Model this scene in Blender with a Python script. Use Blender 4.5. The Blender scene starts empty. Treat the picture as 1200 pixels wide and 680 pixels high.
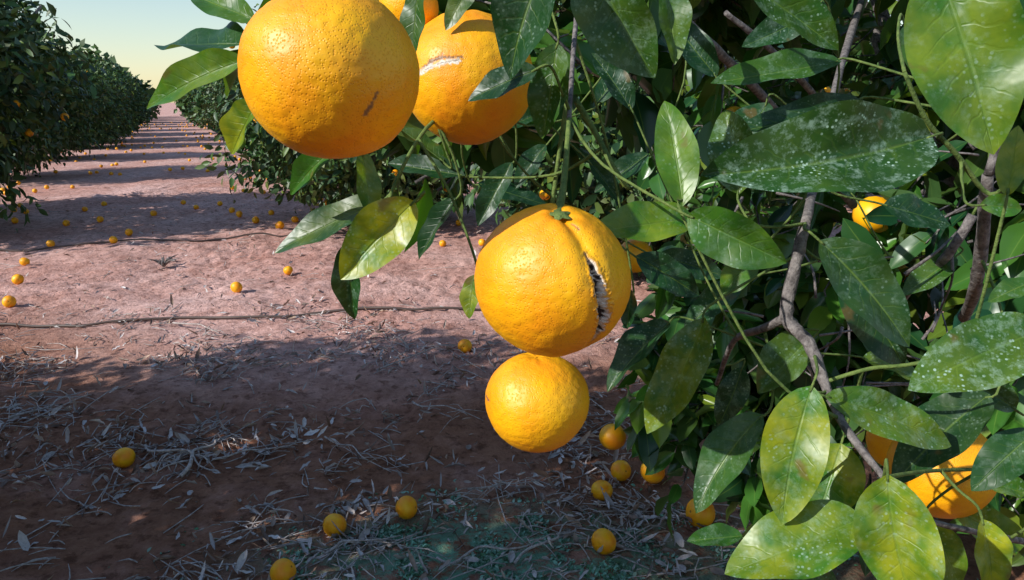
import bpy, math, random
import numpy as np
from mathutils import Vector, noise
rng = np.random.default_rng(7); random.seed(7)
sc = bpy.context.scene
# ------------------------------------------------------------------ camera
H=1.4; F=870.0; PITCH=math.radians(14.19)
cp,sp=math.cos(PITCH),math.sin(PITCH)
CAM=np.array([0,0,H]); FW=np.array([0,cp,-sp]); UP=np.array([0,sp,cp]); RT=np.array([1.0,0,0])
# pixel helpers: turn image coordinates + chosen depths (metres) into world positions
def at(px,py,d): return CAM+FW*d+RT*((px-600)/F*d)+UP*((340-py)/F*d)
def gnd(px,py):
    v=FW+RT*((px-600)/F)+UP*((340-py)/F); return CAM+v*(H/-v[2])
cam=bpy.data.cameras.new("camera"); camo=bpy.data.objects.new("camera",cam); sc.collection.objects.link(camo)
camo.location=(0,0,H); camo.rotation_euler=(math.pi/2-PITCH,0,0)
cam.lens=36*F/1200; cam.sensor_width=36; cam.clip_start=0.02; cam.clip_end=5000
sc.camera=camo
sc.view_settings.view_transform='Standard'; sc.view_settings.look='None'; sc.view_settings.exposure=0
# ------------------------------------------------------------------ light
EL=math.radians(33); hx,hy=-0.85,-0.53
ts=Vector((hx*math.cos(EL),hy*math.cos(EL),math.sin(EL))).normalized()
sun=bpy.data.lights.new("sun",'SUN'); sun.energy=5; sun.angle=math.radians(0.5); sun.color=(1,0.97,0.90)
suno=bpy.data.objects.new("sun",sun); sc.collection.objects.link(suno); suno.rotation_euler=ts.to_track_quat('Z','Y').to_euler()
w=bpy.data.worlds.new("World"); sc.world=w; w.use_nodes=True
nt=w.node_tree; sky=nt.nodes.new('ShaderNodeTexSky'); sky.sky_type='NISHITA'; sky.sun_disc=False
sky.sun_elevation=EL; sky.sun_rotation=math.atan2(hx,hy); sky.dust_density=0.3; sky.air_density=1.25; sky.ozone_density=1.8
bg=nt.nodes['Background']; bg.inputs[1].default_value=0.15; nt.links.new(sky.outputs[0],bg.inputs[0])
# ------------------------------------------------------------------ helpers
def link(o,parent=None):
    sc.collection.objects.link(o)
    if parent: o.parent=parent
    return o
def empty(name,loc=(0,0,0)):
    e=bpy.data.objects.new(name,None); e.empty_display_size=0.1; e.location=loc; return link(e)
def mesh(name,V,Fq,mat,uv=None,col=None,smooth=True,mats=None):
    V=np.asarray(V,dtype=np.float32); Fq=np.asarray(Fq,dtype=np.int32)
    me=bpy.data.meshes.new(name); n=len(Fq); k=Fq.shape[1]
    me.vertices.add(len(V)); me.vertices.foreach_set('co',V.ravel())
    me.loops.add(n*k); me.loops.foreach_set('vertex_index',Fq.ravel())
    me.polygons.add(n); me.polygons.foreach_set('loop_start',np.arange(0,n*k,k,dtype=np.int32))
    me.polygons.foreach_set('use_smooth',np.full(n,smooth))
    if uv is not None:
        l=me.uv_layers.new(name='UVMap'); l.data.foreach_set('uv',np.asarray(uv,dtype=np.float32)[Fq.ravel()].ravel())
    if col is not None:
        c=me.color_attributes.new('col','FLOAT_COLOR','POINT')
        cc=np.ones((len(V),4),dtype=np.float32); cc[:,:3]=col; c.data.foreach_set('color',cc.ravel())
    me.update(calc_edges=True); me.validate(); me.materials.append(mat); return me
def obj(name,me,parent=None,loc=(0,0,0),rot=0,scale=1):
    o=bpy.data.objects.new(name,me); o.location=loc; o.rotation_euler=(0,0,rot); o.scale=(scale,)*3 if not hasattr(scale,'__len__') else scale
    return link(o,parent)
def unit(a): return a/np.maximum(np.linalg.norm(a,axis=-1,keepdims=True),1e-9)
# leaf template
def template(nu,nv):
    us=np.linspace(-1,1,nu+1); vs=np.linspace(0,1,nv+1)
    Vv,Uu=np.meshgrid(vs,us,indexing='ij'); f=[]
    for j in range(nv):
        for i in range(nu):
            a=j*(nu+1)+i; f.append((a,a+1,a+nu+2,a+nu+1))
    return Uu.ravel(),Vv.ravel(),np.array(f)
T_HI=template(8,20); T_MID=template(4,6); T_LO=template(2,3)
def prof(v):
    p=(np.clip(v,0,1)**0.66)*(np.clip(1-v,0,1)**0.80); return np.maximum(p/0.366,0.012)
def leaves(B,A,N,L,W,fold,curl,col,T,wave=0.0,twist=None,side=None):
    U,V,Fc=T; n=len(B); K=len(U)
    A=unit(A); N=unit(N-A*np.sum(A*N,1,keepdims=True)); S=np.cross(A,N)
    wv=prof(V)
    L=L[:,None]; W=W[:,None]; fold=fold[:,None]; curl=curl[:,None]
    ph=rng.uniform(0,6.3,(n,1))
    tw=(rng.normal(0,0.25,(n,1)) if twist is None else twist[:,None])*V[None,:]
    hw=U[None,:]*wv[None,:]*W/2
    al=V[None,:]*L*(1-0.25*curl**2)
    nz=np.abs(hw)*np.sin(fold)-curl*L*V[None,:]**2+wave*W*np.abs(U)[None,:]*wv[None,:]*np.sin(ph+V[None,:]*13+np.sign(U)[None,:]*1.3)*0.5
    nz=nz+hw*np.sin(tw); hs=hw*np.cos(fold)*np.cos(tw)
    sd=(rng.normal(0,0.05,(n,1)) if side is None else side[:,None]); hs=hs+sd*L*V[None,:]**2
    P=B[:,None,:]+A[:,None,:]*al[...,None]+S[:,None,:]*hs[...,None]+N[:,None,:]*nz[...,None]
    Fa=(Fc[None]+(np.arange(n)*K)[:,None,None]).reshape(-1,4)
    uv=np.tile(np.stack([U*0.5+0.5,V],1),(n,1))
    return P.reshape(-1,3),Fa,uv,np.repeat(col,K,0)
class Acc:
    def __init__(s): s.V=[];s.F=[];s.U=[];s.C=[];s.n=0
    def add(s,V,Fq,uv=None,col=None):
        s.V.append(V);s.F.append(np.asarray(Fq)+s.n);s.n+=len(V)
        s.U.append(np.zeros((len(V),2)) if uv is None else uv)
        s.C.append(np.full((len(V),3),0.5) if col is None else col)
    def mesh(s,name,mat,smooth=True): return mesh(name,np.concatenate(s.V),np.concatenate(s.F),mat,np.concatenate(s.U),np.concatenate(s.C),smooth)
def smoothpts(pts,rad,k=4):
    pts=np.array(pts,float); rad=np.array(rad,float); n=len(pts)
    if n<3: k=max(k,2)
    t=np.arange(n); tt=np.linspace(0,n-1,(n-1)*k+1); out=[]
    for x in tt:
        i=min(int(x),n-2); f=x-i
        p0=pts[max(i-1,0)];p1=pts[i];p2=pts[i+1];p3=pts[min(i+2,n-1)]
        out.append(0.5*((2*p1)+(-p0+p2)*f+(2*p0-5*p1+4*p2-p3)*f*f+(-p0+3*p1-3*p2+p3)*f**3))
    return np.array(out),np.interp(tt,t,rad)
def tube(acc,pts,rad,seg=8,k=4,rough=0.0,col=None):
    P,R=smoothpts(pts,rad,k); n=len(P)
    T=unit(np.gradient(P,axis=0)); ref=np.array([0.13,0.21,0.97]) if abs(T[0][2])<0.9 else np.array([1,0,0.1])
    X=unit(np.cross(T,ref)); Y=np.cross(T,X); a=np.linspace(0,2*math.pi,seg,endpoint=False)
    rr=R[:,None]*(1+rough*rng.normal(0,1,(n,seg)))
    V=P[:,None,:]+rr[...,None]*(np.cos(a)[None,:,None]*X[:,None,:]+np.sin(a)[None,:,None]*Y[:,None,:])
    f=[]
    for j in range(n-1):
        for i in range(seg):
            b=(i+1)%seg; f.append((j*seg+i,j*seg+b,(j+1)*seg+b,(j+1)*seg+i))
    VV=V.reshape(-1,3); VV=np.concatenate([VV,P[:1],P[-1:]]); c0=len(VV)-2
    for i in range(0,seg-1,2):
        f.append((c0,(i+2)%seg,(i+1)%seg,i)); e=(n-1)*seg; f.append((c0+1,e+i,e+(i+1)%seg,e+(i+2)%seg))
    acc.add(VV,f,None,None if col is None else np.tile(np.array(col),(len(VV),1)))
# ------------------------------------------------------------------ materials
def newmat(name):
    m=bpy.data.materials.new(name); m.use_nodes=True; t=m.node_tree; return m,t,t.nodes['Principled BSDF']
def N_(t,ty,**k):
    n=t.nodes.new(ty)
    for a,b in k.items(): setattr(n,a,b)
    return n
def math_(t,op,a,b=None,c=None,clamp=False):
    n=N_(t,'ShaderNodeMath',operation=op,use_clamp=clamp)
    for i,x in enumerate((a,b,c)):
        if x is None: continue
        if isinstance(x,(int,float)): n.inputs[i].default_value=x
        else: t.links.new(x,n.inputs[i])
    return n.outputs[0]
def mix_(t,f,a,b,blend='MIX'):
    n=N_(t,'ShaderNodeMix',data_type='RGBA',blend_type=blend)
    for i,x in ((0,f),(6,a),(7,b)):
        if isinstance(x,(int,float)): n.inputs[i].default_value=x
        elif isinstance(x,tuple): n.inputs[i].default_value=x+(1,)
        else: t.links.new(x,n.inputs[i])
    return n.outputs[2]
def noise_(t,vec,scale,detail=4,rough=0.6):
    n=N_(t,'ShaderNodeTexNoise'); n.inputs['Scale'].default_value=scale; n.inputs['Detail'].default_value=detail; n.inputs['Roughness'].default_value=rough
    if vec is not None: t.links.new(vec,n.inputs['Vector'])
    return n.outputs['Fac']
def ramp_(t,f,a,b,lo=0.0,hi=1.0):
    n=N_(t,'ShaderNodeMapRange'); n.clamp=True
    t.links.new(f,n.inputs[0]); n.inputs[1].default_value=a; n.inputs[2].default_value=b; n.inputs[3].default_value=lo; n.inputs[4].default_value=hi
    return n.outputs[0]
def leafmat(name,lvl=2,trans=0.22,rough=0.34,dark=(0.009,0.050,0.016),mid=(0.065,0.20,0.014)):
    m,t,p=newmat(name); at_=N_(t,'ShaderNodeAttribute',attribute_name='col'); s=N_(t,'ShaderNodeSeparateColor'); t.links.new(at_.outputs['Color'],s.inputs[0])
    R,G,B=s.outputs
    tc=N_(t,'ShaderNodeTexCoord'); pos=tc.outputs['Object']
    c=mix_(t,R,dark,mid)
    if lvl==2:
        n1=noise_(t,pos,45,3); yf=math_(t,'MULTIPLY',G,ramp_(t,n1,0.34,0.60))
    else: yf=math_(t,'MULTIPLY',G,0.5)
    c=mix_(t,yf,c,(0.42,0.42,0.02))
    p.inputs['Roughness'].default_value=rough
    if lvl>=1:
        sx=N_(t,'ShaderNodeSeparateXYZ'); t.links.new(tc.outputs['UV'],sx.inputs[0]); u,v=sx.outputs[0],sx.outputs[1]
        au=math_(t,'MULTIPLY',math_(t,'ABSOLUTE',math_(t,'SUBTRACT',u,0.5)),2.0)
        midrib=ramp_(t,au,0.012,0.06,1,0)
    if lvl==1: c=mix_(t,math_(t,'MULTIPLY',midrib,0.4),c,(0.16,0.27,0.05))
    if lvl==2:
        wob=math_(t,'MULTIPLY',noise_(t,pos,70,2),0.11)
        ph=math_(t,'MULTIPLY',math_(t,'ADD',math_(t,'SUBTRACT',v,math_(t,'MULTIPLY',au,0.16)),wob),56.0)
        vein=ramp_(t,math_(t,'SINE',ph),0.86,1.0)
        vein=math_(t,'MULTIPLY',vein,ramp_(t,au,0.35,0.9,1,0.0))
        vv=math_(t,'MAXIMUM',midrib,math_(t,'MULTIPLY',vein,0.36))
        c=mix_(t,math_(t,'MULTIPLY',vv,0.42),c,(0.22,0.33,0.05))
        n2=noise_(t,pos,18,5,0.7); c=mix_(t,ramp_(t,n2,0.38,0.62,0.0,0.75),c,mix_(t,1.0,c,(0.30,0.52,0.6),'MULTIPLY'))
        vo=N_(t,'ShaderNodeTexVoronoi'); vo.inputs['Scale'].default_value=330; t.links.new(pos,vo.inputs['Vector'])
        sp_=math_(t,'MULTIPLY',ramp_(t,vo.outputs['Distance'],0.20,0.32,1,0),ramp_(t,noise_(t,pos,55,4),0.46,0.6))
        dust=math_(t,'MULTIPLY',ramp_(t,noise_(t,pos,120,5,0.75),0.50,0.68),0.5)
        spk=math_(t,'MULTIPLY',math_(t,'MAXIMUM',sp_,dust),B)
        c=mix_(t,spk,c,(0.40,0.58,0.50))
        bl=ramp_(t,noise_(t,pos,38,3,0.5),0.66,0.72); c=mix_(t,math_(t,'MULTIPLY',bl,0.7),c,(0.15,0.10,0.03))
        bp=N_(t,'ShaderNodeBump'); bp.inputs['Strength'].default_value=0.5; bp.inputs['Distance'].default_value=0.0012
        hh=math_(t,'ADD',math_(t,'MULTIPLY',vv,-0.7),math_(t,'MULTIPLY',n1,2.0)); t.links.new(hh,bp.inputs['Height']); t.links.new(bp.outputs[0],p.inputs['Normal'])
        rr=math_(t,'ADD',rough-0.08,math_(t,'MULTIPLY',n2,0.25)); rr=math_(t,'ADD',rr,math_(t,'MULTIPLY',spk,0.4)); t.links.new(rr,p.inputs['Roughness'])
    ge=N_(t,'ShaderNodeNewGeometry'); c2=mix_(t,math_(t,'MULTIPLY',ge.outputs['Backfacing'],0.4),c,(0.11,0.20,0.06))
    t.links.new(c2,p.inputs['Base Color'])
    if trans>0:
        tr=N_(t,'ShaderNodeBsdfTranslucent'); tcx=mix_(t,1.0,c2,(2.4,2.4,0.35),'MULTIPLY'); t.links.new(tcx,tr.inputs[0])
        mx=N_(t,'ShaderNodeMixShader'); mx.inputs[0].default_value=trans; t.links.new(p.outputs[0],mx.inputs[1]); t.links.new(tr.outputs[0],mx.inputs[2])
        t.links.new(mx.outputs[0],t.nodes['Material Output'].inputs[0])
    return m
M_LEAF=leafmat('leaf_detailed'); M_LEAF1=leafmat('leaf_inner',1,0.15,0.30,(0.010,0.055,0.022),(0.06,0.18,0.02)); M_FAR=leafmat('leaf_far',0,0.0,0.5,(0.012,0.042,0.014),(0.050,0.125,0.018))
def barkmat(name,a,b,scale):
    m,t,p=newmat(name); tc=N_(t,'ShaderNodeTexCoord'); n=noise_(t,tc.outputs['Object'],scale,4,0.7)
    t.links.new(mix_(t,ramp_(t,n,0.35,0.65),a,b),p.inputs['Base Color']); p.inputs['Roughness'].default_value=0.85
    bp=N_(t,'ShaderNodeBump'); bp.inputs['Strength'].default_value=0.8; bp.inputs['Distance'].default_value=0.003; t.links.new(n,bp.inputs['Height']); t.links.new(bp.outputs[0],p.inputs['Normal']); return m
M_BARK=barkmat('bark_grey',(0.06,0.05,0.05),(0.26,0.23,0.22),140)
M_TWIG=barkmat('twig_green',(0.06,0.11,0.02),(0.16,0.22,0.05),120)
M_DRY=barkmat('dry_twig',(0.26,0.21,0.19),(0.60,0.54,0.52),60)
def orangemat(name,hero=True):
    m,t,p=newmat(name); tc=N_(t,'ShaderNodeTexCoord'); pos=tc.outputs['Object']
    n=noise_(t,pos,20,3,0.5); c=mix_(t,ramp_(t,n,0.35,0.65),(0.98,0.32,0.003),(1.0,0.52,0.004))
    p.inputs['Roughness'].default_value=0.45
    if hero:
        at_=N_(t,'ShaderNodeAttribute',attribute_name='col'); s=N_(t,'ShaderNodeSeparateColor'); t.links.new(at_.outputs['Color'],s.inputs[0])
        vo=N_(t,'ShaderNodeTexVoronoi'); vo.inputs['Scale'].default_value=700; t.links.new(pos,vo.inputs['Vector'])
        pore=ramp_(t,vo.outputs['Distance'],0.0,0.42,1,0)
        c=mix_(t,math_(t,'MULTIPLY',pore,0.42),c,(0.70,0.16,0.002))
        fl=ramp_(t,noise_(t,pos,130,5,0.7),0.66,0.72); c=mix_(t,math_(t,'MULTIPLY',fl,0.35),c,(0.33,0.15,0.03))
        c=mix_(t,s.outputs[2],c,mix_(t,noise_(t,pos,400,3),(0.16,0.07,0.03),(0.36,0.18,0.07)))
        c=mix_(t,s.outputs[0],c,mix_(t,ramp_(t,noise_(t,pos,300,4),0.35,0.6),(0.60,0.48,0.36),(0.93,0.88,0.80)))
        c=mix_(t,s.outputs[1],c,(0.03,0.016,0.012))
        bp=N_(t,'ShaderNodeBump'); bp.inputs['Strength'].default_value=0.42; bp.inputs['Distance'].default_value=0.0006
        h=math_(t,'ADD',math_(t,'MULTIPLY',pore,-1.0),math_(t,'MULTIPLY',noise_(t,pos,260,4),0.9)); h=math_(t,'ADD',h,math_(t,'MULTIPLY',noise_(t,pos,900,3),math_(t,'MULTIPLY',s.outputs[0],3.0)))
        t.links.new(h,bp.inputs['Height']); t.links.new(bp.outputs[0],p.inputs['Normal'])
        t.links.new(math_(t,'ADD',0.46,math_(t,'MULTIPLY',s.outputs[0],0.4)),p.inputs['Roughness'])
    t.links.new(c,p.inputs['Base Color']); return m
M_OR=orangemat('orange_peel'); M_ORF=orangemat('orange_peel_far',False)
def colmat(name,rough=0.8,trans=0):
    m,t,p=newmat(name); at_=N_(t,'ShaderNodeAttribute',attribute_name='col'); tc=N_(t,'ShaderNodeTexCoord')
    c=mix_(t,ramp_(t,noise_(t,tc.outputs['Object'],90,2),0.3,0.7,0,0.5),at_.outputs['Color'],mix_(t,1.0,at_.outputs['Color'],(0.5,0.45,0.43),'MULTIPLY'))
    t.links.new(c,p.inputs['Base Color']); p.inputs['Roughness'].default_value=rough; return m
M_LIT=colmat('leaf_litter_dry',0.6); M_WEED=colmat('weed_leaf',0.6)
# ------------------------------------------------------------------ row frame (s along row, t across)
rd=np.array([-0.41,0.912]); rp=np.array([0.912,0.41])
def row(s,t): 
    q=rd*s+rp*t; return float(q[0]),float(q[1])
# ------------------------------------------------------------------ ground
def hgt(x,y):
    v=Vector((x,y,0)); n=noise.noise
    a=0.035*n(v*0.9)+0.024*n(v*3.1+Vector((5,2,1)))
    b=abs(n(v*8+Vector((1,7,3)))); c=n(v*21)
    rough=0.75+0.9*n(v*0.6+Vector((9,9,9)))
    return a+(0.038*b+0.019*c+0.010*n(v*46))*max(rough,0.4)
ys=list(np.exp(np.arange(math.log(0.9),math.log(13),0.0085))); 
ys=[-400,-150,-60,-25,-12,-6,-3,-1,0,0.4,0.7]+ys+list(13*np.exp(np.arange(0.04,5.2,0.12)))+[3000]
xs=list(np.arange(-6,2.6,0.026)); xl=[-6-0.05*1.25**i for i in range(1,48)]; xr=[2.6+0.05*1.25**i for i in range(1,48)]
xs=np.array(sorted(xl)+xs+xr); xs=xs[(xs>-3000)&(xs<3000)]; ys=np.array(ys)
nx,ny=len(xs),len(ys); X,Y=np.meshgrid(xs,ys)
Z=np.array([hgt(a,b) if abs(a)<40 and -10<b<60 else 0.0 for a,b in zip(X.ravel(),Y.ravel())])
I=np.arange(nx*ny).reshape(ny,nx); Fg=np.stack([I[:-1,:-1],I[:-1,1:],I[1:,1:],I[1:,:-1]],-1).reshape(-1,4)
wc=gnd(560,662); wd=np.exp(-(((X-wc[0])/0.60)**2+((Y-wc[1])/0.30)**2)**1.5).ravel()
wd2=np.exp(-(((X-0.75)/0.5)**2+((Y-1.9)/0.5)**2)).ravel()
gc=np.zeros((nx*ny,3)); gc[:,0]=np.clip(wd+wd2*0.4,0,1)
gc[:,1]=np.clip((4.5-Y.ravel()-0.12*X.ravel()+0.5*np.sin(X.ravel()*1.3))/1.2,0,1)      # browner foreground soil, with the near tree's shade painted into its colour
m,t,p=newmat('orchard_soil'); tc=N_(t,'ShaderNodeTexCoord'); pos=tc.outputs['Object']
n1=noise_(t,pos,0.7,4,0.6); n2=noise_(t,pos,7,5,0.7); n3=noise_(t,pos,42,5,0.75)
at_=N_(t,'ShaderNodeAttribute',attribute_name='col'); s=N_(t,'ShaderNodeSeparateColor'); t.links.new(at_.outputs['Color'],s.inputs[0])
c=mix_(t,ramp_(t,n1,0.35,0.65),(0.60,0.31,0.25),(0.78,0.50,0.45))
brown_shade=math_(t,'MULTIPLY',s.outputs[1],ramp_(t,noise_(t,pos,2.2,4,0.7),0.25,0.5,0.45,1.0))
c=mix_(t,brown_shade,c,(0.34,0.155,0.095))  # brown near soil, deepened to paint in the foreground shade
c=mix_(t,ramp_(t,n2,0.38,0.68,0,0.65),c,mix_(t,1.0,c,(0.45,0.36,0.32),'MULTIPLY')); c=mix_(t,ramp_(t,n3,0.47,0.72,0,0.6),c,mix_(t,1.0,c,(1.5,1.7,1.75),'MULTIPLY')); c=mix_(t,ramp_(t,noise_(t,pos,19,4,0.7),0.52,0.64,0,0.7),c,mix_(t,1.0,c,(0.35,0.28,0.25),'MULTIPLY'))
gm=math_(t,'MULTIPLY',s.outputs[0],ramp_(t,noise_(t,pos,11,5,0.75),0.42,0.54)); c=mix_(t,math_(t,'MULTIPLY',gm,0.85),c,(0.16,0.42,0.29))
t.links.new(c,p.inputs['Base Color']); p.inputs['Roughness'].default_value=0.95; p.inputs['Specular IOR Level'].default_value=0.2
bp=N_(t,'ShaderNodeBump'); bp.inputs['Strength'].default_value=1.0; bp.inputs['Distance'].default_value=0.025
t.links.new(math_(t,'ADD',math_(t,'MULTIPLY',n3,0.6),n2),bp.inputs['Height']); t.links.new(bp.outputs[0],p.inputs['Normal'])
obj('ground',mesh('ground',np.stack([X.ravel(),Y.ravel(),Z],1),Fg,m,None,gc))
# ------------------------------------------------------------------ far sphere helper
def sphere_t(nu,nv):
    th=np.linspace(0.02,math.pi-0.02,nv+1); ph=np.linspace(0,2*math.pi,nu,endpoint=False)
    T,P=np.meshgrid(th,ph,indexing='ij'); V=np.stack([np.sin(T)*np.cos(P),np.sin(T)*np.sin(P),np.cos(T)],-1).reshape(-1,3); f=[]
    for j in range(nv):
        for i in range(nu):
            b=(i+1)%nu; f.append((j*nu+i,(j+1)*nu+i,(j+1)*nu+b,j*nu+b))
    return V,np.array(f)
SV,SF=sphere_t(14,9)
def balls(acc,C,R):
    for c_,r_ in zip(C,R): acc.add(SV*r_*np.array([1,1,0.94])+c_,SF)
# ------------------------------------------------------------------ orchard trees
def crown_pts(n,rx,rz,zc,seed,shell=0.62,zmin=0.12):
    r=np.random.default_rng(seed); d=unit(r.normal(0,1,(n,3)))
    off=Vector((seed*3.1,seed*1.7,0))
    lob=np.array([0.86+0.36*noise.noise(Vector(q)*1.9+off)+0.20*noise.noise(Vector(q)*4.5+off) for q in d])
    rad=(shell+(1-shell)*r.random(n)**0.6)*lob
    P=d*rad[:,None]*np.array([rx,rx,rz]); P[:,2]+=zc
    k=P[:,2]>zmin; return P[k],d[k],lob[k]
def tree_meshes(seed,nclus,per,rx,rz,zc,L,T,nm,fruit=40,mat=None):
    P,d,_=crown_pts(nclus,rx,rz,zc,seed); n=len(P)
    B=np.repeat(P,per,0)+rng.normal(0,0.085,(n*per,3)); D=np.repeat(d,per,0); m_=len(B)
    A=unit(D*0.8+rng.normal(0,0.7,(m_,3))+np.array([0,0,-0.35])); Nn=unit(D*0.9+rng.normal(0,0.6,(m_,3))+np.array([0,0,0.5]))
    ln=rng.uniform(0.75,1.25,m_)*L; br=np.repeat(np.clip(rng.normal(0.45,0.28,n),0,1),per); 
    col=np.stack([np.clip(br+rng.normal(0,0.2,m_),0,1),np.clip(rng.normal(-0.05,0.25,m_),0,0.8),np.zeros(m_)],1)
    V,Fa,uv,co=leaves(B,A,Nn,ln,ln*rng.uniform(0.42,0.55,m_),rng.uniform(0.1,0.6,m_),rng.uniform(0,0.35,m_),col,T)
    lm=mesh(nm+'_leaves',V,Fa,mat or M_FAR,uv,co)
    a=Acc()
    tube(a,[(0,0,-0.05),(0.03,0.02,0.3),(0.0,0.05,0.6)],[0.13,0.10,0.09],10,4,0.05)
    for i in range(7):
        an=i*0.9+seed; r1=rx*rng.uniform(0.3,0.45); r2=rx*rng.uniform(0.6,0.85); z=rng.uniform(0.6,1.0)
        p2=(math.cos(an+.2)*r2,math.sin(an+.2)*r2,zc+rz*rng.uniform(-0.2,0.6))
        tube(a,[(0,0.04,0.5),(math.cos(an)*r1,math.sin(an)*r1,zc*0.75*z+0.2),p2],[0.06,0.04,0.012],7,4,0.05)
    tm=a.mesh(nm+'_wood',M_BARK)
    fa=Acc(); Q,dq,lo=crown_pts(fruit,rx*1.0,rz,zc,seed+50,0.93,0.2); balls(fa,Q,rng.uniform(0.034,0.045,len(Q))); fm=fa.mesh(nm+'_fruit',M_ORF)
    return lm,tm,fm
VAR=[tree_meshes(11,2600,9,2.15,1.5,1.5,0.115,T_LO,'tree_a',12),tree_meshes(12,2600,9,2.15,1.45,1.5,0.115,T_LO,'tree_b',8),tree_meshes(13,2300,9,1.75,1.4,1.30,0.11,T_LO,'tree_c',90)]
def tree(v,x,y,rot,sc_=1.0):
    e=empty('orange_tree',(x,y,0)); e.rotation_euler=(0,0,rot); e.scale=(sc_,)*3 if not hasattr(sc_,'__len__') else sc_
    for me,nm in zip(VAR[v],('foliage','trunk_and_limbs','fruit')):
        obj(nm,me,e)
tree(0,*row(2.0,-3.2),0.5,(1.02,1.02,1.14))      # left row, beside the photographer
tree(1,*row(-3.3,-3.2),1.5)
tree(1,*row(10.3,-3.15),2.0,(1.1,1.1,1.18))
tree(0,*row(16.6,-2.9),3.0,(0.82,0.82,0.98))
tree(1,*row(22.0,-2.7),4.1,(.78,.78,.86))
tree(0,*row(27.2,-2.6),5.1,(.9,.9,.95))
tree(2,*row(8.9,2.2),0.8,(1.0,1.0,1.0))
tree(2,*row(5.4,3.6),2.8,1.0)
tree(0,*row(14.3,3.0),2.2,0.92)
tree(1,*row(19.6,2.9),0.3,0.9)
tree(0,*row(25.0,2.9),1.3,0.9)
tree(1,*row(9.0,-8.9),1.3,0.9); tree(0,*row(14.5,-8.9),2.3,.9); tree(1,*row(20,-8.9),3.3,.9)
tree(1,*row(3.0,8.3),0.6,1.0); tree(0,*row(8.5,8.3),2.6,1.0); tree(1,*row(14,8.3),3.9,1.0)
# distant orchard as one mass
acc=Acc(); P,d,_=crown_pts(2600,2.2,1.5,1.5,31,0.7); m_=len(P)
A=unit(rng.normal(0,1,(m_,3))+d*0.5); Nn=unit(d+rng.normal(0,0.5,(m_,3))); ln=rng.uniform(0.22,0.42,m_)
col=np.stack([rng.uniform(0,0.9,m_),np.clip(rng.normal(0,0.2,m_),0,1),np.zeros(m_)],1)
V0,F0,uv0,co0=leaves(P,A,Nn,ln,ln*0.6,rng.uniform(0,0.5,m_),rng.uniform(0,0.3,m_),col,template(1,2))
for s_,t_ in [(s_,t_) for t_ in (-14,-8.6,-3.0,2.9,8.3,14) for s_ in np.arange(26,85,5.6)]+[(s_,t_) for t_ in (-20,-27,20,27) for s_ in np.arange(10,85,11)]:
    if t_ in(-3.0,2.9) and s_<30: continue
    x,y=row(s_+rng.normal(0,.3),t_+rng.normal(0,.2)); an=rng.uniform(0,6.3); k=rng.uniform(0.75,1.1)
    Rm=np.array([[math.cos(an),-math.sin(an),0],[math.sin(an),math.cos(an),0],[0,0,1]])
    acc.add(V0@Rm.T*k+np.array([x,y,0]),F0,uv0,co0)
obj('distant_orange_trees',acc.mesh('distant_orange_trees',M_FAR))
# ------------------------------------------------------------------ foreground tree (its row position, ahead right)
ft=empty('orange_tree',(1.75,2.15,0)); O=np.array([1.75,2.15,0])
def crown_near():
    Bs=[];Ds=[]
    for n,c_,r_,sh,sd in [(1500,(1.72,2.15,1.35),(1.5,1.45,1.5),0.55,3),(330,(0.26,1.5,1.86),(0.54,0.5,0.66),0.2,5),(190,(0.62,1.75,0.75),(0.42,0.45,0.5),0.2,6),(430,(1.2,1.25,1.45),(0.75,0.55,0.9),0.2,8),(60,(-0.12,1.15,1.48),(0.26,0.25,0.2),0.2,9)]:
        P,d,_=crown_pts(n,1,1,0,sd,sh,-9); P=P*np.array(r_)+np.array(c_)
        Bs.append(P);Ds.append(d)
    P=np.concatenate(Bs);d=np.concatenate(Ds); dist=np.linalg.norm(P-CAM,axis=1)
    k=(P[:,2]>0.16)&(dist>0.9)&(P[:,1]>0.55); return P[k],d[k]
P,d=crown_near(); n=len(P); per=7
tw=Acc(); A0=unit(d*0.9+rng.normal(0,0.45,(n,3))+np.array([0,0,-0.15])); TL=rng.uniform(0.10,0.2,n)
for i in range(n):
    a_=P[i]-A0[i]*TL[i]; tube(tw,[a_-O,P[i]-A0[i]*TL[i]*0.4+rng.normal(0,0.01,3)-O,P[i]-O],[0.0028,0.002,0.0012],4,1,0.0)
NODES=[(P-A0*TL[:,None]*0.5)]
f_=np.tile(np.linspace(0.1,1,per),n); B=np.repeat(P,per,0)-np.repeat(A0,per,0)*(np.repeat(TL,per)*(1-f_))[:,None]; m_=len(B)
A=unit(np.repeat(A0,per,0)*0.7+rng.normal(0,0.75,(m_,3))+np.array([0,0,-0.35])); Nn=unit(np.repeat(d,per,0)*0.4+rng.normal(0,0.55,(m_,3))+np.array([0,0,0.9]))
L=rng.uniform(0.065,0.12,m_); br=np.repeat(rng.uniform(0,0.9,n),per)
col=np.stack([np.clip(br+rng.normal(0,0.2,m_),0,1),np.clip(rng.normal(-0.1,0.3,m_),0,0.8),np.clip(rng.normal(0.3,0.3,m_),0,1)],1)
V,Fa,uv,co=leaves(B-O,A,Nn,L,L*rng.uniform(0.42,0.55,m_),rng.uniform(0.1,0.6,m_),rng.uniform(-0.05,0.35,m_),col,T_MID,0.12)
obj('foliage',mesh('fg_foliage',V,Fa,M_LEAF1,uv,co),ft); obj('twigs',tw.mesh('fg_twigs',M_BARK),ft)
wa=Acc()
def wt(pts,rad,seg=9,rough=0.04): tube(wa,[np.array(q)-O for q in pts],rad,seg,5,rough)
wt([(1.75,2.15,-0.05),(1.77,2.13,0.3),(1.72,2.18,0.6)],[0.14,0.11,0.10],14)
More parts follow.
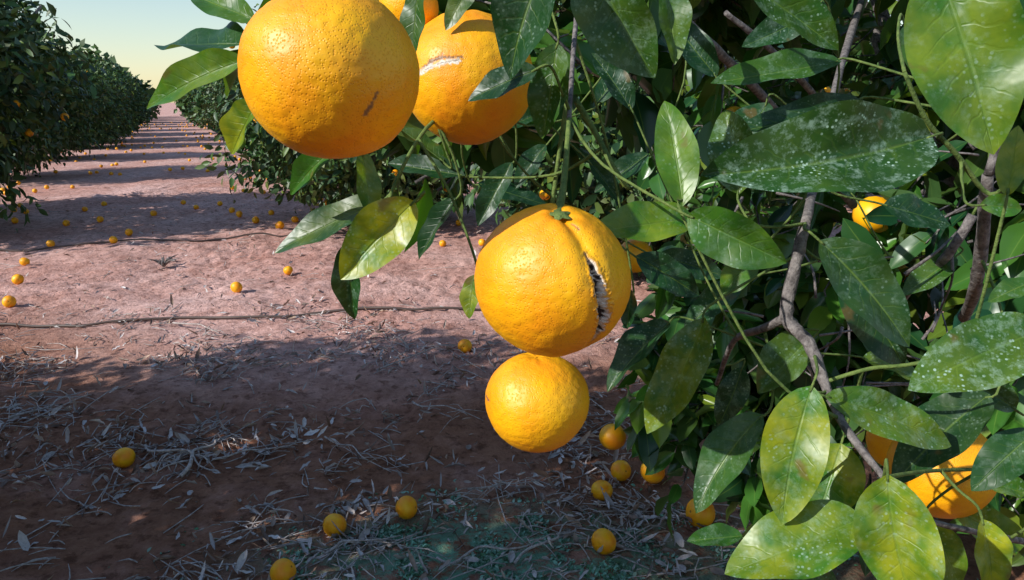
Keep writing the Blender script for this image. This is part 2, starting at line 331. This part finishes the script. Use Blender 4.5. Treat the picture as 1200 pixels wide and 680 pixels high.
for i in range(14):
    an=i*0.77+0.3; q=np.array([math.cos(an),math.sin(an),0]); r1=rng.uniform(0.35,0.6); r2=rng.uniform(0.8,1.25); z2=rng.uniform(0.7,2.5)
    wt([(1.73,2.15,0.5),O+q*r1+np.array([0,0,0.5+z2*0.3]),O+q*r2+np.array([0,0,z2])],[0.055,0.03,0.008],8)
fa=Acc(); Q=[at(1024,252,1.45),at(1050,325,1.9),at(815,474,2.0),at(744,300,1.6),at(765,552,2.3),at(718,512,2.1),at(1180,350,1.4),at(860,140,2.1),at(800,487,2.2)]
balls(fa,[q-O for q in Q],[0.039]*len(Q)); obj('fruit',fa.mesh('fg_fruit',M_ORF),ft)
# ---- near leaves: base, tip, depth base, depth tip, width ratio, roll deg, curl, yellow, speck, bright
HL=[
(300,24,222,-6,.40,.42,.36,20,.05,.1,.1,.7),(288,52,184,50,.40,.43,.26,66,.05,0,.1,.3),(288,70,162,112,.38,.40,.34,25,.10,.35,.1,.95),
(296,60,262,110,.42,.43,.45,55,.1,.2,.1,.4),(302,118,268,184,.42,.44,.38,50,.1,.9,.1,.8),(395,172,333,220,.46,.48,.40,25,.1,.0,.1,.7),
(424,176,438,266,.46,.46,.30,40,.06,.35,.2,.7),(452,236,318,284,.50,.50,.30,30,.1,.2,.2,.2),(486,236,398,322,.44,.43,.62,10,.14,.95,.3,1.0),
(412,282,404,372,.52,.53,.38,30,.1,.0,.3,.2),(534,232,490,302,.55,.56,.36,35,.05,.0,.1,.1),(545,206,455,192,.55,.56,.28,40,.05,0,.1,.05),
(520,190,462,146,.55,.56,.3,45,.05,.1,.1,.2),(556,322,548,372,.50,.50,.4,40,.05,.8,.1,.7),(492,-20,478,62,.45,.46,.3,50,.03,.1,.1,.3),
(650,-60,574,74,.42,.44,.66,15,.1,.0,.25,.1),(630,82,548,110,.46,.47,.45,20,.06,0,.3,.1),(652,50,643,160,.47,.48,.5,15,.08,.1,.35,.4),
(690,-50,757,92,.44,.45,.62,-15,.1,.1,.5,.3),(776,-30,800,70,.5,.5,.4,30,.05,.2,.4,.6),
(800,242,786,117,.44,.45,.40,15,.08,.2,.15,.95),(866,228,858,128,.52,.53,.62,-10,.05,.15,.9,.4),(812,256,700,272,.46,.44,.46,15,.14,.4,.2,1.0),
(806,252,918,306,.42,.40,.58,-15,.12,.15,.25,.7),(1092,160,858,236,.46,.43,.48,10,.1,.05,1.0,.3),(986,72,842,98,.55,.55,.28,30,.08,.05,.4,.5),
(1098,-40,1178,168,.34,.33,.58,0,.08,.4,.3,.9),(1010,118,872,168,.56,.56,.34,20,.08,.0,.3,.1),(866,-25,985,52,.5,.5,.42,20,.08,.1,.5,.4),
(960,282,1080,390,.46,.45,.5,15,.06,.05,.3,.15),(985,322,1070,422,.50,.50,.45,-10,.06,.0,.3,.1),(1225,385,1070,442,.42,.41,.48,0,.08,.2,.9,.6),
(950,396,888,455,.52,.51,.68,10,.08,.15,.4,.35),(826,372,776,514,.50,.50,.4,20,.1,.5,.5,.6),(952,452,898,604,.44,.44,.48,0,.08,.8,.4,.9),
(894,486,798,578,.52,.52,.4,25,.12,.05,.3,.4),(966,464,1130,514,.46,.46,.34,10,.16,.3,.7,.8),(1040,556,1050,714,.40,.40,.62,0,.06,.75,.4,.95),
(1012,606,862,676,.44,.43,.54,10,.12,.5,.5,.9),(986,520,960,610,.50,.49,.85,0,.06,.8,.3,.9),(1215,505,1138,568,.44,.44,.5,15,.1,.0,.3,.3),
(1150,608,1178,696,.46,.46,.5,20,.08,.9,.3,1.0),(1160,462,1040,552,.50,.50,.5,15,.12,.05,.2,.1),(886,298,846,342,.6,.6,.65,10,.06,.5,.1,1.0),
(786,378,703,444,.62,.62,.45,30,.1,0,.3,.15),(870,628,808,634,.8,.8,.5,20,.1,0,.3,.5),(1148,240,1198,244,.46,.46,.6,10,.06,.2,.3,.9),
(1180,230,1196,148,.40,.40,.4,10,.06,.8,.1,1.0),(1035,240,1115,262,.6,.6,.5,25,.06,0,.3,.15),(1060,30,1082,95,.5,.5,.5,20,.05,.1,.3,.5),
(900,120,850,200,.62,.62,.5,30,.06,0,.4,.15),(740,130,700,60,.62,.62,.4,30,.06,0,.4,.1),(1010,420,1085,440,.6,.6,.4,30,.06,.3,.4,.6),
(600,190,560,262,.66,.66,.35,30,.06,0,.2,.1),(690,190,730,235,.6,.6,.4,30,.06,0,.2,.1),(560,215,640,240,.7,.7,.3,30,.06,0,.2,.05),
(1200,60,1120,110,.6,.6,.45,10,.06,0,.3,.2),(960,10,880,60,.62,.62,.42,10,.06,0,.4,.2),(1120,300,1060,345,.65,.65,.5,10,.06,.1,.4,.4),
(1190,480,1120,430,.6,.6,.5,10,.1,.1,.4,.2),(840,90,780,20,.7,.7,.45,10,.06,0,.3,.1),(920,640,980,700,.5,.5,.5,10,.1,.1,.3,.3),
(1090,610,1130,690,.55,.55,.5,10,.1,.5,.3,.8),(1200,640,1120,600,.6,.6,.5,10,.1,.6,.3,1.0),(870,430,850,500,.7,.7,.5,10,.1,.0,.4,.1),
(760,180,700,225,.75,.75,.4,20,.1,.0,.2,.1),(330,-15,250,-40,.42,.42,.4,20,.1,.2,.2,.6),(560,-30,520,30,.5,.5,.4,20,.1,.2,.2,.3),
(640,170,600,215,.7,.7,.45,20,.1,0,.2,.1),(590,150,640,130,.7,.7,.45,20,.1,0,.2,.1),(740,340,735,385,.6,.6,.45,30,.1,0,.2,.1),(745,300,820,345,.62,.62,.45,20,.1,0,.2,.1),
(770,300,850,320,.66,.66,.4,20,.1,0,.2,.15),(700,120,745,60,.7,.7,.45,20,.1,0,.2,.1),(870,330,800,380,.7,.7,.45,20,.1,0,.2,.2),
(1210,330,1160,350,.45,.45,.5,20,.1,.1,.4,.4),(1205,580,1150,560,.5,.5,.5,20,.1,.3,.4,.7),(1000,230,940,150,.75,.75,.45,20,.1,0,.4,.1),(1150,120,1090,60,.6,.6,.5,20,.1,0,.4,.2),
]
pet=Acc()
# ---- near branches
def wpt(lst,rad,grey=True,seg=10,rec=True):
    pts=[at(*q) for q in lst]
    tube(wa if grey else pet,[q-(O if grey else 0) for q in pts],rad,seg,5,0.09 if grey else 0.02)
    if rec: NODES.append(smoothpts(pts,rad,6)[0])
wpt([(944,262,.50),(930,320,.50),(922,372,.50),(948,402,.48),(966,448,.47),(990,500,.45),(1036,560,.42)],[.0035,.0042,.0048,.0042,.0032,.0026,.0018])
wpt([(922,372,.50),(895,385,.53),(860,400,.62),(840,450,.75)],[.0035,.003,.0025,.002])
wpt([(1158,205,.5),(1150,290,.55),(1142,340,.6),(1130,372,.7)],[.0035,.0045,.005,.005])
wpt([(1140,252,.62),(1110,300,.64),(1075,330,.7),(1040,370,.8)],[.004,.004,.004,.004])
wpt([(1060,85,.45),(1085,140,.46),(1120,180,.47),(1160,228,.48),(1195,200,.45)],[.0012,.0015,.0017,.0015,.0012],False)
wpt([(1036,560,.42),(1090,552,.46),(1160,550,.52)],[.0013,.0012,.0011],False)
wpt([(966,448,.47),(1020,432,.46),(1080,425,.45),(1240,388,.43)],[.0013,.0013,.0012,.0012],False)
wpt([(667,140,.47),(664,180,.445),(660,220,.425),(654,250,.408)],[.0016,.0017,.002,.0027],False,10,False)
wpt([(680,-30,.62),(672,60,.55),(667,140,.47)],[.002,.0018,.0016])
wpt([(627,416,.505),(634,380,.535),(646,250,.53),(664,120,.52)],[.0022,.0016,.0016,.0016],False,8,False)
wpt([(675,118,.5),(700,160,.5),(718,195,.49),(737,222,.49)],[.0022,.002,.002,.0014],False)
wpt([(480,-60,.42),(440,-30,.40),(395,-20,.385)],[.0035,.003,.003]); wpt([(560,-60,.5),(545,-10,.53),(540,20,.55)],[.003,.003,.003])
wpt([(395,-20,.385),(330,20,.41),(300,24,.41),(286,60,.41),(300,118,.43)],[.003,.002,.0018,.0015,.001],False)
wpt([(700,-80,.55),(820,40,.8),(900,120,1.0),(1000,240,1.3)],[.004,.005,.006,.008]); wpt([(480,-60,.42),(620,-90,.5),(700,-80,.55)],[.004,.005,.006])
wpt([(850,15,.9),(905,60,.95),(960,120,1.1),(1010,200,1.3)],[.003,.004,.005,.007])
wpt([(560,110,.62),(500,150,.52),(455,238,.5),(486,236,.46)],[.0016,.0014,.0012,.001],False); wpt([(560,110,.62),(620,40,.6),(660,-30,.6)],[.002,.0022,.0025],False)
wpt([(944,262,.5),(962,180,.66),(985,80,.95),(1010,0,1.3)],[.0033,.004,.005,.006])
wpt([(1036,560,.42),(1060,600,.46),(1150,625,.5),(1230,640,.6)],[.0018,.0018,.002,.003]); wpt([(1158,205,.5),(1180,120,.48),(1160,40,.42),(1100,-60,.38)],[.003,.0025,.002,.0018])
for i in range(34):
    px,py=rng.uniform(860,1190),rng.uniform(160,480); dd=rng.uniform(.62,1.0); an=rng.uniform(0,6.3); ln=rng.uniform(40,110)
    wpt([(px,py,dd),(px+math.cos(an)*ln*.5+8,py+math.sin(an)*ln*.5,dd),(px+math.cos(an)*ln,py+math.sin(an)*ln,dd+.05)],[.0018,.0012,.0007],True,5)
ND=np.concatenate(NODES)
ha=Acc()
for (bx,by,tx,ty,db,dt,wr,roll,curl,yl,spk,br) in HL:
    b=at(bx,by,db); e=at(tx,ty,dt); ax=e-b; Ln=np.linalg.norm(ax); ax/=Ln
    toc=unit((CAM-b)[None])[0]; n0=toc-ax*np.dot(toc,ax); n0/=np.linalg.norm(n0); s0=np.cross(ax,n0)
    if s0[2]<0: roll=-roll
    r_=math.radians(roll); nn=n0*math.cos(r_)+s0*math.sin(r_)
    nn=unit((nn+np.array([0,0,0.15])+rng.normal(0,.09,3))[None])[0]
    o1=lambda v:np.array([v],float)
    V,Fa,uv,co=leaves(o1(b),o1(ax),o1(nn),o1(Ln*1.03),o1(Ln*wr/max(math.cos(r_),0.5)),o1(rng.uniform(0.25,0.65)),o1(curl),o1([br,yl,spk]),T_HI,0.14,o1(rng.normal(0,0.3)),o1(rng.normal(0,0.08)))
    ha.add(V,Fa,uv,co)
    # petiole grows out of the nearest twig, preferring wood that lies behind the blade's base
    dv=ND-b; ds=np.linalg.norm(dv,axis=1); cost=ds*(1.25+0.9*(unit(dv)@ax)); cost[ds<0.008]=9; j=int(np.argmin(cost)); q=ND[j]
    tube(pet,[q,(q*0.5+b*0.5)-ax*ds[j]*0.15+np.array([0,0,-0.06*ds[j]]),b-ax*0.008,b+ax*0.004],[0.0013,0.0010,0.0009,0.0008],6,4)
obj('near_leaves',ha.mesh('near_leaves',M_LEAF),ft,-O)
obj('trunk_and_limbs',wa.mesh('fg_wood',M_BARK),ft); obj('green_stems',pet.mesh('green_stems',M_TWIG),ft,-O)
# ------------------------------------------------------------------ hero oranges
def hero_orange(name,px,py,d,rpx,stem=None,groove=[],crack=[],scars=[],sq=(1,1,1),seg=(360,230)):
    c=at(px,py,d); r=rpx/F*d; Fd=unit((CAM-c)[None])[0]; R_=unit(np.cross([0,0,1],Fd)[None])[0]; U_=np.cross(Fd,R_)
    def dr(q):
        a,b=(q[0]-px)/rpx,(py-q[1])/rpx; k=math.hypot(a,b)
        if k>0.985: a,b=a*.985/k,b*.985/k
        return a*R_+b*U_+math.sqrt(max(1-a*a-b*b,0))*Fd
    S,Fq=sphere_t(*seg); off=Vector((px*.1,py*.1,0))
    lo=np.array([noise.noise(Vector(v)*1.3+off) for v in S]); hi=np.array([noise.noise(Vector(v)*9+off) for v in S]); h3=np.array([noise.noise(Vector(v)*30+off) for v in S])
    rad=1+0.035*lo+0.007*hi
    col=np.zeros((len(S),3))
    if stem is not None:
        s_=unit(np.array(stem,float)[None])[0] if len(stem)==3 else dr(stem); an=np.arccos(np.clip(S@s_,-1,1)); rad-=0.055*np.exp(-(an/0.16)**2)
        x_=unit(np.cross(s_,[0.3,1,0.1])[None])[0]; y_=np.cross(s_,x_); az=np.arctan2(S@y_,S@x_); rad+=0.008*np.cos(az*7)*np.exp(-((an-0.25)/0.16)**2)
    def pd(pl):
        D=[dr(q) for q in pl]; best=np.full(len(S),9.0); par=np.zeros(len(S)); n=len(D)-1
        for i in range(n):
            a,b=D[i],D[i+1]; ab=b-a; t_=np.clip(((S-a)@ab)/(ab@ab),0,1); q=np.linalg.norm(S-(a+t_[:,None]*ab),axis=1)
            k=q<best; best[k]=q[k]; par[k]=(i+t_[k])/n
        return best,par
    if groove: 
        g,_=pd(groove); rad-=0.05*np.exp(-(g/0.08)**2)-0.02*np.exp(-((g-0.22)/0.13)**2)
    if crack:
        pl,wd_=crack; g,pr=pd(pl); ww=wd_*np.clip(np.sin(math.pi*np.clip(pr,0.02,0.98)),0.12,1)**0.7*(1+0.5*hi+0.45*h3)
        e=np.clip(1-g/ww,0,1); rad-=0.07*np.clip(e*1.6,0,1)**1.2; rad+=0.02*np.exp(-((g-ww*1.15)/0.03)**2)
        ed=np.clip((ww*1.08-g)/0.014,0,1); col[:,0]=np.maximum(col[:,0],ed); col[:,1]=np.clip((ww*(0.55+0.8*h3+0.4*hi)-g)/0.012,0,1)
        edg=np.exp(-((g-ww*1.15)/0.022)**2); col[:,2]=np.maximum(col[:,2],edg*0.4)
    for pl,wd_,kind in scars:
        g,pr=pd(pl); ww=wd_*(0.75+0.6*h3+0.5*hi); k=np.clip((ww-g)/0.02,0,1); col[:,kind]=np.maximum(col[:,kind],k); rad-=0.006*k
        if kind==0: col[:,1]=np.maximum(col[:,1],np.clip((ww*0.25-g)/0.01,0,1)*0.7)
    V=S*rad[:,None]*r*np.array(sq)
    me=mesh(name,V,Fq,M_OR,None,col); o=obj(name,me,None,c)
    return o,c,r,dr
hero_orange('orange',388,87,.37,102,(0.0,0.15,1),scars=[([(436,106),(420,132)],0.035,2),([(400,60),(402,61)],0.008,2)],sq=(1.01,1,.97))
hero_orange('orange',549,92,.55,76,(-0.1,0.1,1),scars=[([(489,90),(505,82),(520,76),(538,73)],0.06,0),([(486,94),(510,75),(520,70),(542,70)],0.055,2)])
o3,c3,r3,dr3=hero_orange('split_orange',647,328,.425,90,(655,252),groove=[(655,252),(672,272),(684,300),(700,345),(703,370),(690,408),(675,417)],crack=([(683,298),(692,318),(700,345),(704,366),(699,388),(688,405)],0.092),sq=(1.0,1,.975),scars=[([(668,262),(676,270)],0.02,2)],seg=(560,360))
o4,c4,r4,dr4=hero_orange('orange',629,470,.50,60.5,(627,414),scars=[([(569,462),(575,470)],0.05,2),([(603,425),(612,421)],0.012,2)],sq=(1.01,1,.96))
hero_orange('orange',1104,548,.62,58,(0,0,1),seg=(160,100)); hero_orange('orange',1052,516,.66,34,(0,0,1),seg=(120,80)); hero_orange('orange',478,8,.56,36,(0,0,1),seg=(120,80))
ca=Acc(); s_=dr3((655,252)); b=c3+s_*r3*0.935; x_=unit(np.cross(s_,[0,1,0.2])[None])[0]; y_=np.cross(s_,x_)
nn=40
V=[b+s_*0.0018]; 
for k,(rr,hh) in enumerate([(0.3,.0022),(0.6,.0016),(1,.0008)]):
    for i in range(nn):
        a_=i/nn*2*math.pi; r_=0.0056*rr*(1+0.25*rr*math.cos(5*a_)); V.append(b+x_*r_*math.cos(a_)+y_*r_*math.sin(a_)+s_*hh)
f=[]
for i in range(0,nn,2): f.append((0,1+i,1+(i+1)%nn,1+(i+2)%nn))
for k in range(2):
    for i in range(nn): j=(i+1)%nn; f.append((1+k*nn+i,1+(k+1)*nn+i,1+(k+1)*nn+j,1+k*nn+j))
ca.add(np.array(V),f); obj('calyx',ca.mesh('calyx',M_TWIG),ft,-O)
# ------------------------------------------------------------------ fallen oranges
sv,sf=sphere_t(48,32); off=Vector((3,1,2)); rr=np.array([1+0.03*noise.noise(Vector(v)*1.4+off) for v in sv]); an=np.arccos(np.clip(sv[:,2],-1,1)); rr-=0.06*np.exp(-(an/0.2)**2)
cc=np.zeros((len(sv),3)); cc[:,1]=np.clip((0.07-an)/0.02,0,1)
fm=mesh('fallen_orange',sv*rr[:,None]*0.039*np.array([1,1,.95]),sf,M_OR,None,cc)
FO=[(30,314,1),(22,334,1.1),(12,361,1.1),(60,290,1),(134,289,1),(152,279,1),(278,346,1.1),(338,322,1),(545,414,1.05),(147,548,1.05),(393,628,1),(477,610,1),(333,684,1),(707,650,1.05),(705,584,1),(727,565,1),(820,613,1.3),(328,268,1.3),(346,261,1.1),(281,256,1.1),(272,250,1),(519,291,.9),(565,287,1),(118,262,1),(78,264,1),(765,566,1),(300,262,1.1),(512,268,1),(18,262,1),(538,266,1),(100,250,.9)]
for (px,py,k) in FO:
    g=gnd(px,py); o=obj('fallen_orange',fm,None,(g[0],g[1],hgt(g[0],g[1])+0.034*k),0,k); o.rotation_euler=(rng.uniform(-1.3,1.3),rng.uniform(-1.3,1.3),rng.uniform(0,6))
fa=Acc(); C=[];R=[]
for i in range(420):
    s_=rng.uniform(9.5,60); side=rng.choice([-3.1,2.6]); t_=side+rng.normal(0,1.3)
    if rng.random()<0.3: t_=rng.uniform(-3,2.5)
    x,y=row(s_,t_); C.append((x,y,hgt(x,y)+0.033)); R.append(rng.uniform(.034,.042))
balls(fa,np.array(C),R); obj('scattered_fallen_oranges',fa.mesh('scattered_fallen_oranges',M_ORF))
# ------------------------------------------------------------------ leaf litter, dry twigs, weeds, hoses
def scatter(n,f):
    out=[]
    while len(out)<n:
        y=0.9*math.exp(rng.uniform(0,math.log(11/0.9))); x=rng.uniform(-0.8*y-0.5,0.35*y+0.3)
        if rng.random()<f(x,y): out.append((x,y))
    return np.array(out)
def dens(x,y):
    s_=-0.41*x+0.912*y; t_=0.912*x+0.41*y
    cl=0.32+1.5*noise.noise(Vector((x*1.6,y*1.6,4)))+0.9*noise.noise(Vector((x*5,y*5,8)))
    band=0.30+0.6*math.exp(-((t_-0.4)/1.2)**2)+0.8*math.exp(-((y-3.7)/0.5)**2)
    wd_=math.exp(-(((x-wc[0])/0.62)**2+((y-wc[1])/0.34)**2))
    return max(0.05,cl*band*(1.0 if y<5 else 0.35)*(1-.75*wd_))
q=scatter(8500,dens); n=len(q); z=np.array([hgt(a,b) for a,b in q]); an=rng.uniform(0,6.3,n); el=rng.normal(0,0.28,n)
A=np.stack([np.cos(an),np.sin(an),el],1); Nn=np.stack([rng.normal(0,.5,n),rng.normal(0,.5,n),np.ones(n)],1); L=rng.uniform(0.022,0.072,n)
pal=np.array([(.66,.58,.56),(.46,.36,.32),(.80,.74,.73),(.26,.16,.12),(.48,.33,.24),(.68,.62,.62)]); co=pal[rng.integers(0,6,n)]*rng.uniform(.6,1.1,(n,1))
V,Fa,uv,cl=leaves(np.stack([q[:,0],q[:,1],z+0.008+np.abs(el)*L*0.5],1),A,Nn,L,L*rng.uniform(.12,.44,n),rng.uniform(0.3,1.3,n),rng.normal(0,0.5,n),co,T_MID,0.3)
obj('dry_leaf_litter',mesh('dry_leaf_litter',V,Fa,M_LIT,uv,cl))
ta=Acc(); q=scatter(1700,dens)
for x,y in q:
    an=rng.uniform(0,6.3); L=rng.uniform(0.04,0.2) if rng.random()<.9 else rng.uniform(.2,.5); z=hgt(x,y)+0.008; dx,dy=math.cos(an)*L/2,math.sin(an)*L/2
    tube(ta,[(x-dx,y-dy,hgt(x-dx,y-dy)+.007),(x+rng.normal(0,.12)*L,y+rng.normal(0,.12)*L,z+rng.uniform(0,.012)),(x+dx,y+dy,hgt(x+dx,y+dy)+.008)],[.002,.0025,.001],5,2)
def branch(a,b,r,n=7):
    A_=gnd(*a);B_=gnd(*b); pts=[]
    for i in range(6):
        k=i/5; x=A_[0]*(1-k)+B_[0]*k+rng.normal(0,.02); y=A_[1]*(1-k)+B_[1]*k+rng.normal(0,.02); pts.append((x,y,hgt(x,y)+.018+.02*math.sin(3*k)))
    tube(ta,pts,np.linspace(r,r*.35,6),7,3,.05)
    for i in range(n):
        k=rng.uniform(.1,.9); x=A_[0]*(1-k)+B_[0]*k; y=A_[1]*(1-k)+B_[1]*k; an=rng.uniform(0,6.3); l=rng.uniform(.06,.2); x2,y2=x+math.cos(an)*l,y+math.sin(an)*l
        tube(ta,[(x,y,hgt(x,y)+.02),((x+x2)/2,(y+y2)/2,hgt(x,y)+.035),(x2,y2,hgt(x2,y2)+.012)],[r*.45,r*.35,r*.2],5,2)
for a,b,r in [((168,528),(250,560),.007),((215,560),(240,530),.009),((250,545),(340,528),.005),((200,380),(255,395),.006),((15,492),(100,468),.006),((440,440),(560,405),.004),((30,500),(110,470),.004),((480,475),(560,500),.004),((380,520),(450,560),.004),((550,585),(640,560),.004),((380,650),(470,640),.005),((500,672),(640,640),.005),((600,660),(690,615),.005)]: branch(a,b,r)
obj('fallen_twigs',ta.mesh('fallen_twigs',M_DRY))
def wdens(x,y): return float(np.exp(-(((x-wc[0])/0.60)**2+((y-wc[1])/0.30)**2)**1.5)+.3*np.exp(-(((x-0.8)/0.4)**2+((y-2.0)/0.4)**2)))*max(0,(0.15+2.2*noise.noise(Vector((x*8,y*8,2)))))
q=[]
while len(q)<7500:
    x,y=rng.uniform(-1.6,1.6),rng.uniform(1.2,3.4)
    if rng.random()<wdens(x,y): q.append((x,y))
q=np.array(q); n=len(q); z=np.array([hgt(a,b) for a,b in q]); an=rng.uniform(0,6.3,n)
A=np.stack([np.cos(an),np.sin(an),rng.uniform(.2,1.2,n)],1); L=rng.uniform(.006,.020,n); pal=np.array([(.16,.38,.25),(.26,.54,.40),(.10,.26,.12),(.36,.54,.42)])
V,Fa,uv,cl=leaves(np.stack([q[:,0],q[:,1],z],1),A,np.stack([rng.normal(0,.4,n),rng.normal(0,.4,n),np.ones(n)],1),L,L*rng.uniform(.35,.7,n),rng.uniform(0,.5,n),rng.uniform(0,.4,n),pal[rng.integers(0,4,n)]*rng.uniform(.7,1.2,(n,1)),T_LO)
obj('ground_weeds',mesh('ground_weeds',V,Fa,M_WEED,uv,cl))
mh,t,p=newmat('black_poly_pipe'); p.inputs['Roughness'].default_value=0.55
tc=N_(t,'ShaderNodeTexCoord'); t.links.new(mix_(t,noise_(t,tc.outputs['Object'],8,4),(0.03,0.025,0.025),(0.16,0.11,0.09)),p.inputs['Base Color'])
for a,b in [((-60,388),(620,360)),((-60,299),(420,272))]:
    h=Acc(); A_=gnd(*a);B_=gnd(*b); pts=[]
    for i in range(24):
        k=i/23; x=A_[0]*(1-k)+B_[0]*k; y=A_[1]*(1-k)+B_[1]*k+0.03*math.sin(i*.9)+rng.normal(0,.01); pts.append((x,y,hgt(x,y)+.014))
    tube(h,pts,[.009]*24,8,4); obj('irrigation_pipe',h.mesh('irrigation_pipe',mh))
g=gnd(192,312); sa=Acc()
for i in range(16):
    an=rng.uniform(0,6.3); l=rng.uniform(.06,.18); tube(sa,[(g[0],g[1],0),(g[0]+math.cos(an)*l*.5,g[1]+math.sin(an)*l*.5,.06),(g[0]+math.cos(an)*l,g[1]+math.sin(an)*l,.03+rng.uniform(0,.06))],[.010,.007,.002],5,2)
obj('dry_stump_sprigs',sa.mesh('dry_stump_sprigs',M_BARK))
